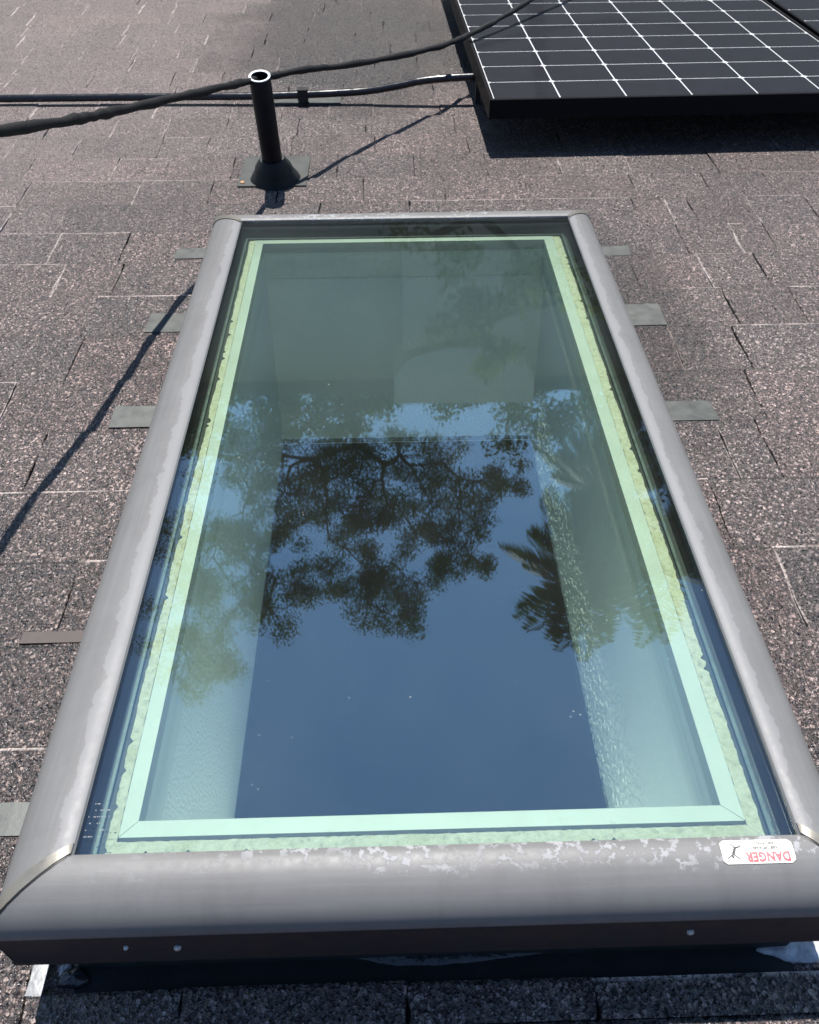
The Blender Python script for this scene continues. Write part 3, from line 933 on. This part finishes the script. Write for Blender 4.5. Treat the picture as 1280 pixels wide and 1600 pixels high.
# faint worn etched mark in the near left corner of the glass (illegible)
em = MB(); rj = random.Random(4)
for r_ in range(6):
    u = -0.2675
    vv = 0.308 + r_ * 0.0058
    while u < -0.2500:
        l = rj.uniform(.0007, .0024)
        if rj.random() < 0.5:
            em.quad((u, vv, GL_W + .0003), (u + l, vv, GL_W + .0003), (u + l, vv + rj.uniform(.0006, .0013), GL_W + .0003), (u, vv + .0009, GL_W + .0003))
        u += l + rj.uniform(.0005, .0014)
sk.part('etched_mark', em, MT['etch'])

# ------------------------------------------------------------------ vent pipe with boot
UP = M3.inverted() @ Vector((0, 0, 1))
pb = Vector((-0.2818, 2.0519, 0.0))
vp = Thing('vent_pipe', 'black plumbing vent pipe standing upright in a dark conical boot behind the skylight', 'pipe', base=pb)
mb = MB(); mb.lathe(pb, UP, [(0.0242, 0.02), (0.0242, 0.2695), (0.0238, 0.2705)], 40)
pip = vp.part('pipe', mb, MT['pipe'], smooth=True)
mb = MB(); mb.lathe(pb, UP, [(0.0190, 0.2690), (0.0192, 0.2702), (0.0240, 0.2706), (0.02435, 0.2690)], 40)
vp.part('pipe_rim', mb, MT['rim'], smooth=True)
mb = MB(); mb.lathe(pb, UP, [(0.0190, 0.03), (0.0190, 0.2695)], 40); mb.f = [tuple(reversed(f)) for f in mb.f]
vp.part('pipe_bore', mb, MT['pipe'], smooth=True)
mb = MB(); mb.lathe(pb, UP, [(0.0660, -0.016), (0.0640, 0.006), (0.0440, 0.0400), (0.0435, 0.0425), (0.0405, 0.0440)], 48)
vp.part('boot_cone', mb, MT['boot'], smooth=True)
mb = MB(); mb.lathe(pb, UP, [(0.0460, 0.0375), (0.0455, 0.0430), (0.0310, 0.0655), (0.0300, 0.0685), (0.0246, 0.0692)], 48)
vp.part('boot_collar', mb, MT['boot'], smooth=True)
mb = MB(); mb.box((-0.3720, 2.012, 0.0062), (-0.2020, 2.196, 0.0090), 0.0008)
vp.part('base_flange', mb, MT['flange'])
mb = MB(); mb.lathe((-0.3610, 2.030, 0.0092), (0, 0, 1), [(0.0058, -0.001), (0.0060, 0.0015), (0.004, 0.0035), (0.0001, 0.0040)], 12)
vp.part('nail_head', mb, simple('rusty_nail', (0.38, 0.22, 0.12), 0.6, 0.3, 0.3, 300), smooth=True)

# ------------------------------------------------------------------ overhead cable and roof conduit
def smooth_path(pts, sub=8):
    out = []
    P = [Vector(p) for p in pts]
    for i in range(len(P) - 1):
        p0, p1, p2, p3 = P[max(i - 1, 0)], P[i], P[i + 1], P[min(i + 2, len(P) - 1)]
        for k in range(sub):
            t = k / sub
            out.append(0.5 * ((2 * p1) + (p2 - p0) * t + (2 * p0 - 5 * p1 + 4 * p2 - p3) * t * t + (3 * p1 - p0 - 3 * p2 + p3) * t ** 3))
    out.append(P[-1])
    return out
cpts = [(-1.15, -1.6, 1.25), (-0.98, -0.8, 1.00), (-0.80, 0.10, 0.775), (-0.705, 0.51, 0.655), (-0.621, 0.78, 0.563), (-0.580, 0.950, 0.508), (-0.5553, 1.0681, 0.4749), (-0.5193, 1.1828, 0.4355), (-0.4839, 1.346, 0.3931),
        (-0.4618, 1.4604, 0.3654), (-0.417, 1.6255, 0.3297), (-0.345, 1.808, 0.2945), (-0.3052, 1.9761, 0.2569), (-0.2668, 2.0643, 0.2401), (-0.2122, 2.1248, 0.2341), (-0.0861, 2.2951, 0.1988), (0.0561, 2.4684, 0.1727),
        (0.1737, 2.6044, 0.1610), (0.2499, 2.7212, 0.1560), (0.36, 2.86, 0.166), (0.48, 3.02, 0.185), (0.62, 3.22, 0.22), (0.95, 3.7, 0.32), (1.6, 4.7, 0.6)]
sp = smooth_path(cpts, 8)
rj = random.Random(2)
rad = [0.0078 + 0.0009 * math.sin(i * 0.9) + rj.uniform(-.0005, .0005) for i in range(len(sp))]
sp = [p + Vector((rj.uniform(-.0012, .0012), 0, rj.uniform(-.0012, .0012))) for p in sp]
mb = MB(); mb.tube(sp, rad, 10)
Thing('overhead_cable', 'thick weathered black cable hanging across the roof past the vent pipe', 'cable', base=cpts[6], mb=mb, mat=MT['cable'], smooth='all')
cd = [(-4.1, 2.612, 0.025), (-2.4, 2.618, 0.025), (-1.14, 2.6235, 0.0245), (-0.6, 2.613, 0.027), (-0.3902, 2.6046, 0.029), (-0.20, 2.600, 0.034), (-0.065, 2.598, 0.041), (0.03, 2.5945, 0.055), (0.10, 2.5935, 0.068),
      (0.1779, 2.592, 0.0755), (0.225, 2.592, 0.0775), (0.275, 2.592, 0.0785), (0.40, 2.592, 0.0785)]
con = Thing('conduit_run', 'thin black conduit running low along the shingles into the side of the solar panel', 'conduit', base=(-0.24, 2.62, 0))
mb = MB(); mb.tube(smooth_path(cd, 6), 0.0105, 12)
con.part('conduit', mb, simple('black_conduit', (0.012, 0.012, 0.013), 0.22, 0, 0.2, 60, 0.05), smooth='all')
mb = MB(); mb.box((-0.335, 2.596, 0.0060), (-0.137, 2.690, 0.0092), 0.0008)
con.part('bracket_flashing', mb, MT['tab'])
mb = MB(); mb.lathe((-0.247, 2.598, 0.009), (0, 0, 1), [(0.016, 0.0), (0.016, 0.004), (0.011, 0.006), (0.010, 0.018), (0.0001, 0.019)], 20)
mb.box((-0.262, 2.590, 0.018), (-0.232, 2.606, 0.022)); mb.box((-0.262, 2.587, 0.020), (-0.232, 2.5895, 0.048)); mb.box((-0.262, 2.6135, 0.020), (-0.232, 2.616, 0.048)); mb.box((-0.262, 2.587, 0.0465), (-0.232, 2.616, 0.049))
con.part('bracket', mb, MT['rail'], smooth=True)
mb = MB(); mb.lathe((0.262, 2.592, 0.0784), (1, 0, 0), [(0.0106, -0.012), (0.0155, -0.011), (0.0155, 0.012), (0.0106, 0.013)], 16)
con.part('conduit_coupling', mb, MT['rail'], smooth=True)
mb = MB(); mb.box((0.262, 2.584, -0.002), (0.276, 2.600, 0.066))
con.part('conduit_strap', mb, MT['rail'])

# ------------------------------------------------------------------ solar panels
CU, CV = 0.1715, 0.1345; FT, FB = 0.1370, 0.0900
def panel(label, off_u, cols, rows, group):
    T = Thing('solar_panel', label, 'solar panel', base=(0.2617, 2.2100, 0.0), group=group)
    T.o.matrix_world = M @ Matrix.Translation((0.2617, 2.2100, 0.0)) @ Matrix.Rotation(R(1.35), 4, 'Z') @ Matrix.Translation((off_u, 0, 0))
    T.base = Vector((0, 0, 0))
    W = cols * CU + 0.024; Lg = rows * CV + 0.024
    for (lo, hi) in (((0, 0, FB), (0.0105, Lg, FT)), ((W - 0.0105, 0, FB), (W, Lg, FT)), ((0.0105, 0, FB), (W - 0.0105, 0.0105, FT)), ((0.0105, Lg - 0.0105, FB), (W - 0.0105, Lg, FT))):
        mb = MB(); mb.box(lo, hi, 0.0008); T.part('panel_frame', mb, MT['pvframe'])
    mb = MB(); mb.box((0.0105, 0.0105, FT - 0.009), (W - 0.0105, Lg - 0.0105, FT - 0.0035)); T.part('backsheet', mb, MT['backsheet'])
    # one pseudo-square cell, shared
    c = MB(); h = (CU - 0.0036) / 2; g = (CV - 0.0036) / 2; k = 0.0070; z = FT - 0.0032
    ring = [(h - k, g), (-h + k, g), (-h, g - k), (-h, -g + k), (-h + k, -g), (h - k, -g), (h, -g + k), (h, g - k)]
    top = [c.vert((x, y, z)) for x, y in ring]; bot = [c.vert((x, y, z - 0.0006)) for x, y in ring]
    c.f.append(tuple(top))
    for i in range(8): c.f.append((bot[i], bot[(i + 1) % 8], top[(i + 1) % 8], top[i]))
    proto = T.part('solar_cell', c, MT['cell'])
    for i in range(cols):
        for j in range(rows):
            o = proto if (i, j) == (0, 0) else proto.copy()
            if o is not proto: COL.objects.link(o)
            o.parent = T.o
            o.location = (0.012 + CU * (i + 0.5), 0.012 + CV * (j + 0.5), 0)
    # mounting rails and feet below
    for v in (0.42, 1.25):
        mb = MB(); mb.box((0.02, v, 0.050), (W - 0.02, v + 0.04, FB - 0.0005)); r_ = T.part('mounting_rail', mb, MT['rail'])
        for u in (0.2, W - 0.24):
            mb = MB(); mb.box((u, v - 0.01, 0.0), (u + 0.04, v + 0.05, 0.0495)); T.part('mounting_foot', mb, MT['rail'], parent=r_)
    return W
W1 = panel('nearer black solar panel with white cell grid, conduit entering its left side', 0.0, 6, 12, 'solar panels on the roof')
panel('second black solar panel at the right edge, beyond the dark gap', W1 + 0.018, 6, 12, 'solar panels on the roof')

# ------------------------------------------------------------------ beyond the eaves: what the glass mirrors
def leaf_quads(mb, c, rad, n, size, rnd, squash=0.8, droop=0.0, slim=0.45):
    for _ in range(n):
        d = Vector((rnd.gauss(0, 1), rnd.gauss(0, 1), rnd.gauss(0, 1))).normalized() * (rnd.random() ** 0.55)
        p = Vector(c) + Vector((d.x * rad, d.y * rad, d.z * rad * squash))
        a = Vector((rnd.gauss(0, 1), rnd.gauss(0, 1), rnd.gauss(0, 0.7) - droop)).normalized()
        b = a.cross(Vector((rnd.gauss(0, 1), rnd.gauss(0, 1), rnd.gauss(0, 1)))).normalized()
        s = size * rnd.uniform(0.6, 1.35)
        mb.quad(p, p + a * s * 0.5 + b * s * slim * 0.5, p + a * s, p + a * s * 0.5 - b * s * slim * 0.5)
def tree(name, label, x, y, height, clumps, leafmat, seed, lsize=0.11, per=170, tr=0.22, group=None, slim=0.45, spread=5):
    rnd = random.Random(seed)
    T = Thing(name, label, 'tree', base=(x, y, -4.0), world=True, group=group)
    tk = MB()
    fork = -4 + height * 0.42
    tp = smooth_path([(x, y, -4.1), (x + rnd.uniform(-.2, .2), y, -4 + height * .2), (x + rnd.uniform(-.3, .3), y + .1, fork)], 6)
    tk.tube(tp, [tr * (1 - 0.45 * i / (len(tp) - 1)) for i in range(len(tp))], 10)
    cr = MB()
    top = tp[-1]
    lv = MB()
    nodes = [(top, 0)]
    for (cx_, cy_, cz, rd) in sorted(clumps, key=lambda q: (Vector(q[:3]) - top).length):
        c = Vector((cx_, cy_, cz))
        # each limb leaves the nearest limb that lies nearer to the fork
        st, dep = min(nodes, key=lambda q: (q[0] - c).length * (1.0 + 0.08 * q[1]) + (1.5 if q[0].z > c.z + .4 else 0))
        mid = st.lerp(c, 0.5) + Vector((rnd.uniform(-.22, .22), rnd.uniform(-.3, .3), rnd.uniform(-.05, .3)))
        bp = smooth_path([st, mid, c], 5)
        r0 = max(0.022, 0.10 * 0.72 ** dep)
        tk.tube(bp, [max(0.012, r0 * (1 - 0.6 * i / (len(bp) - 1))) for i in range(len(bp))], 6)
        nodes += [(mid, dep + 1), (c, dep + 1)]
        for q in range(spread):
            d = Vector((rnd.gauss(0, 1), rnd.gauss(0, 1), rnd.gauss(0, .8))).normalized()
            e = c + d * rd * rnd.uniform(0.5, 1.05)
            tk.tube([c.lerp(mid, 0.15), c.lerp(e, 0.5) + Vector((0, 0, .08)), e], [0.018, 0.012, 0.006], 4, caps=False)
            leaf_quads(lv, e, rd * 0.48, int(per * rd / 0.7), lsize, rnd, 0.75, 0.25, slim)
        leaf_quads(lv, c, rd * 0.55, int(per * 0.6 * rd / 0.7), lsize, rnd, 0.8, 0.2, slim)
    T.part('trunk', tk, MT['bark'], smooth='all')
    T.part('crown', lv, leafmat)
    return T
def ray(az, ratio, y):
    x = y * math.tan(R(az))
    return x, y, ratio * math.hypot(x, y)
# clumps of the large tree: bearing, rise per metre, depth, radius
big = [(-17.2, .86, 15.0, .75), (-19.0, .79, 15.5, .8), (-15.8, .78, 14.5, .7), (-18.0, .70, 15, .8), (-13.2, .72, 15.5, .65), (-11.2, .74, 14.4, .7), (-12.0, .66, 15, .6),
       (-8.6, .70, 14.8, .6), (-9.5, .60, 15.6, .55), (-5.6, .72, 14.6, .6), (-2.6, .745, 15.0, .6), (0.4, .77, 14.8, .62), (1.6, .71, 15.4, .6), (-1.0, .68, 15.0, .6), (-4.2, .64, 15.2, .6),
       (-2.0, .60, 14.6, .6), (1.8, .62, 15.0, .6), (4.6, .63, 14.7, .55), (6.4, .66, 15.2, .5), (5.2, .575, 15.2, .6), (2.4, .545, 15.6, .6), (-1.6, .53, 15.2, .55), (-5.5, .54, 15.8, .55),
       (-8.6, .52, 15.0, .7), (-14.5, .60, 15.6, .7), (-18.5, .58, 15.2, .8), (6.5, .53, 15.5, .6), (9.0, .53, 15.9, .5), (-11.5, .53, 15.6, .6)]
fill = [(-6.0, .50, 14.8, .8), (-3.0, .47, 15.4, .7), (0.5, .49, 15.6, .65), (-10.5, .47, 15.2, .8), (-14.0, .47, 15.8, .9), (-7.0, .585, 15.2, .6), (-12.5, .60, 14.6, .65), (0.0, .565, 15.0, .6), (3.8, .50, 15.2, .6), (-16.5, .65, 15.4, .7), (-3.0, .69, 15.3, .55), (3.4, .68, 15.2, .5)]
tree('broadleaf_tree', 'tall spreading broadleaf tree beyond the neighbouring house, mirrored in the skylight', -1.6, 15.2, 9.6, [(*ray(a, r_, d), q * 1.12) for a, r_, d, q in big + fill], MT['leaf'], 3, 0.062, 330, 0.26, spread=8)
low = [(-22, .44, 17, 1.3), (-17, .42, 17.5, 1.2), (-25, .54, 16.5, 1.2), (-28, .43, 17, 1.3), (-20, .34, 17, 1.2)]
tree('broadleaf_tree', 'shorter rounded tree left of the neighbouring house, mirrored in the skylight', -6.6, 17.0, 9.5, [(*ray(a, r_, d), q) for a, r_, d, q in low], MT['leaf'], 6, 0.15, 150, 0.2)
low2 = [(a_, .405 + .02 * math.sin(a_ * 1.7), 18.2 + .4 * math.cos(a_), 0.95 + .2 * math.sin(a_ * 2.3)) for a_ in range(-18, 17, 3)] + [(-15, .455, 18.4, .8), (-9, .45, 18.2, .7), (-5, .455, 18.6, .7)]
tree('broadleaf_tree', 'low broad tree right behind the ridge of the neighbouring house, mirrored in the skylight', 1.0, 18.5, 9.0, [(*ray(a, r_, d), q) for a, r_, d, q in low2], MT['leaf'], 19, 0.12, 260, 0.2)
low = [(19, .46, 17.5, 1.1), (23, .50, 17, 1.3), (27, .44, 17, 1.3), (21, .38, 17, 1.2), (16, .43, 18, .9)]
tree('broadleaf_tree', 'shorter rounded tree right of the neighbouring house, mirrored in the skylight', 7.0, 17.3, 9.5, [(*ray(a, r_, d), q) for a, r_, d, q in low], MT['leaf'], 9, 0.15, 150, 0.2)
# palm
def palm(label, x, y, ztop, seed, n=34, rl=2.2, group='palm trees beyond the house'):
    rnd = random.Random(seed)
    T = Thing('palm_tree', label, 'palm tree', base=(x, y, -4.0), world=True, group=group)
    tk = MB(); tp = smooth_path([(x, y, -4.1), (x + .15, y, ztop * .4), (x, y, ztop)], 8)
    tk.tube(tp, [0.20 - 0.06 * i / (len(tp) - 1) for i in range(len(tp))], 10)
    T.part('trunk', tk, MT['bark'], smooth='all')
    lv = MB()
    for k in range(n):
        a = 2.4 * k + rnd.uniform(-.2, .2)
        up = rnd.uniform(-1.1, 1.25)
        L = rl * rnd.uniform(0.75, 1.1)
        d = Vector((math.cos(a) * math.cos(up), math.sin(a) * math.cos(up), math.sin(up)))
        p = Vector((x, y, ztop)); seg = 14
        prevs = [p]
        for s_ in range(seg):
            d = (d + Vector((0, 0, -0.085))).normalized()
            p = p + d * (L / seg); prevs.append(p)
        side = d.cross(Vector((0, 0, 1))).normalized()
        for s_ in range(1, seg + 1):
            q = prevs[s_]; t = (prevs[s_] - prevs[s_ - 1]).normalized()
            ll = 0.62 * math.sin(math.pi * (0.12 + 0.80 * s_ / seg)) + 0.06
            lv.quad(prevs[s_ - 1] + side * .008, q + side * .006, q - side * .006, prevs[s_ - 1] - side * .008)
            for sg in (-1, 1):
                for h in (0.0, 0.5):
                    b = prevs[s_ - 1].lerp(q, h)
                    tip = b + (side * sg * 0.75 + t * 0.7 + Vector((0, 0, -0.45 - rnd.uniform(0, .35)))).normalized() * ll
                    m_ = b.lerp(tip, .45)
                    lv.quad(b, m_ + t * .036, tip, m_ - t * .036)
    T.part('crown', lv, MT['frond'])
x_, y_, z_ = ray(16.2, .67, 14.5)
palm('nearer feather palm with drooping fronds beside the large tree, mirrored in the skylight', x_, y_, z_, 4, 76, 2.0)
x_, y_, z_ = ray(16.5, .53, 16.2)
palm('shorter dense palm standing just behind the nearer palm, mirrored in the skylight', x_, y_, z_, 12, 56, 1.8)
x_, y_, z_ = ray(22.5, .64, 16.0)
palm('farther feather palm to the right, mirrored at the edge of the skylight', x_, y_, z_, 5, 36, 2.2)

# neighbouring house, seen as a dull mirror image in the upper half of the glass
nh = Thing('neighbour_house', 'two-storey beige stucco house with white gable trim, mirrored in the skylight', 'house', base=(0.5, 12, -4.0), world=True)
HX0, HX1, HY0, HY1, HE = -7.5, 6.8, 11.0, 17.0, 4.05
mb = MB(); mb.box((HX0, HY0, -4.0), (HX1, HY1, HE)); nh.part('wall', mb, MT['stucco'])
mb = MB()
rr = [(HX0 - .5, HY0 - .5, HE - .02), (HX1 + .5, HY0 - .5, HE - .02), (HX1 + .5, HY1 + .5, HE - .02), (HX0 - .5, HY1 + .5, HE - .02), (HX0 + 2.5, 14, HE + 1.25), (HX1 - 2.5, 14, HE + 1.25)]
i = [mb.vert(p) for p in rr]
mb.f += [(i[0], i[1], i[5], i[4]), (i[2], i[3], i[4], i[5]), (i[1], i[2], i[5]), (i[3], i[0], i[4]), (i[3], i[2], i[1], i[0])]
nh.part('roof', mb, MT['farroof'])
mb = MB(); mb.box((0.15, 10.3, 0.6), (1.75, 10.95, 3.35)); nh.part('bay_wall', mb, MT['stucco'])
mb = MB(); n_ = 12; lo_, hi_ = [], []
for k_ in range(n_ + 1):
    x_ = 0.02 + 1.85 * k_ / n_; t_ = 2 * k_ / n_ - 1
    lo_.append((x_, 3.62 - 0.42 * math.sqrt(max(0.0, 1 - t_ * t_)))); hi_.append((x_, 3.98))
for y_, fl_ in ((10.0, False), (10.9, True)):
    for k_ in range(n_):
        q_ = [(lo_[k_][0], y_, lo_[k_][1]), (lo_[k_ + 1][0], y_, lo_[k_ + 1][1]), (hi_[k_ + 1][0], y_, hi_[k_ + 1][1]), (hi_[k_][0], y_, hi_[k_][1])]
        mb.quad(*(reversed(q_) if fl_ else q_))
for k_ in range(n_):
    mb.quad((lo_[k_][0], 10.9, lo_[k_][1]), (lo_[k_ + 1][0], 10.9, lo_[k_ + 1][1]), (lo_[k_ + 1][0], 10.0, lo_[k_ + 1][1]), (lo_[k_][0], 10.0, lo_[k_][1]))
    mb.quad((hi_[k_][0], 10.0, 3.98), (hi_[k_ + 1][0], 10.0, 3.98), (hi_[k_ + 1][0], 10.9, 3.98), (hi_[k_][0], 10.9, 3.98))
nh.part('bay_hood', mb, MT['stucco'])
for (x0, x1, z0, z1, yy) in ((-5.0, -3.0, -3, -1, 11.0), (3.2, 5.2, -3, -1, 11.0)):
    mb = MB()
    for (lo, hi) in (((x0 - .09, yy - .06, z0 - .09), (x0, yy - .002, z1 + .09)), ((x1, yy - .06, z0 - .09), (x1 + .09, yy - .002, z1 + .09)), ((x0, yy - .06, z1), (x1, yy - .002, z1 + .09)), ((x0, yy - .06, z0 - .09), (x1, yy - .002, z0))):
        mb.box(lo, hi)
    f_ = nh.part('window', mb, MT['trim'])
    mb = MB(); mb.box((x0, yy - .03, z0), (x1, yy - .004, z1)); nh.part('pane', mb, MT['pane'], parent=f_)
# yellow-green shrub in front of it
bs = [(1.4, 8.9, 1.9, .55), (0.8, 9.2, 2.5, .5), (2.0, 9.0, 2.3, .45), (1.3, 9.1, 3.0, .4), (0.4, 9.0, 1.6, .5), (1.7, 9.1, 1.2, .6)]
tree('yellow_green_tree', 'slim yellow-green tree in front of the neighbouring house, faintly mirrored in the glass', 1.2, 9.1, 6.0, bs, MT['bushleaf'], 14, 0.10, 130, 0.10)
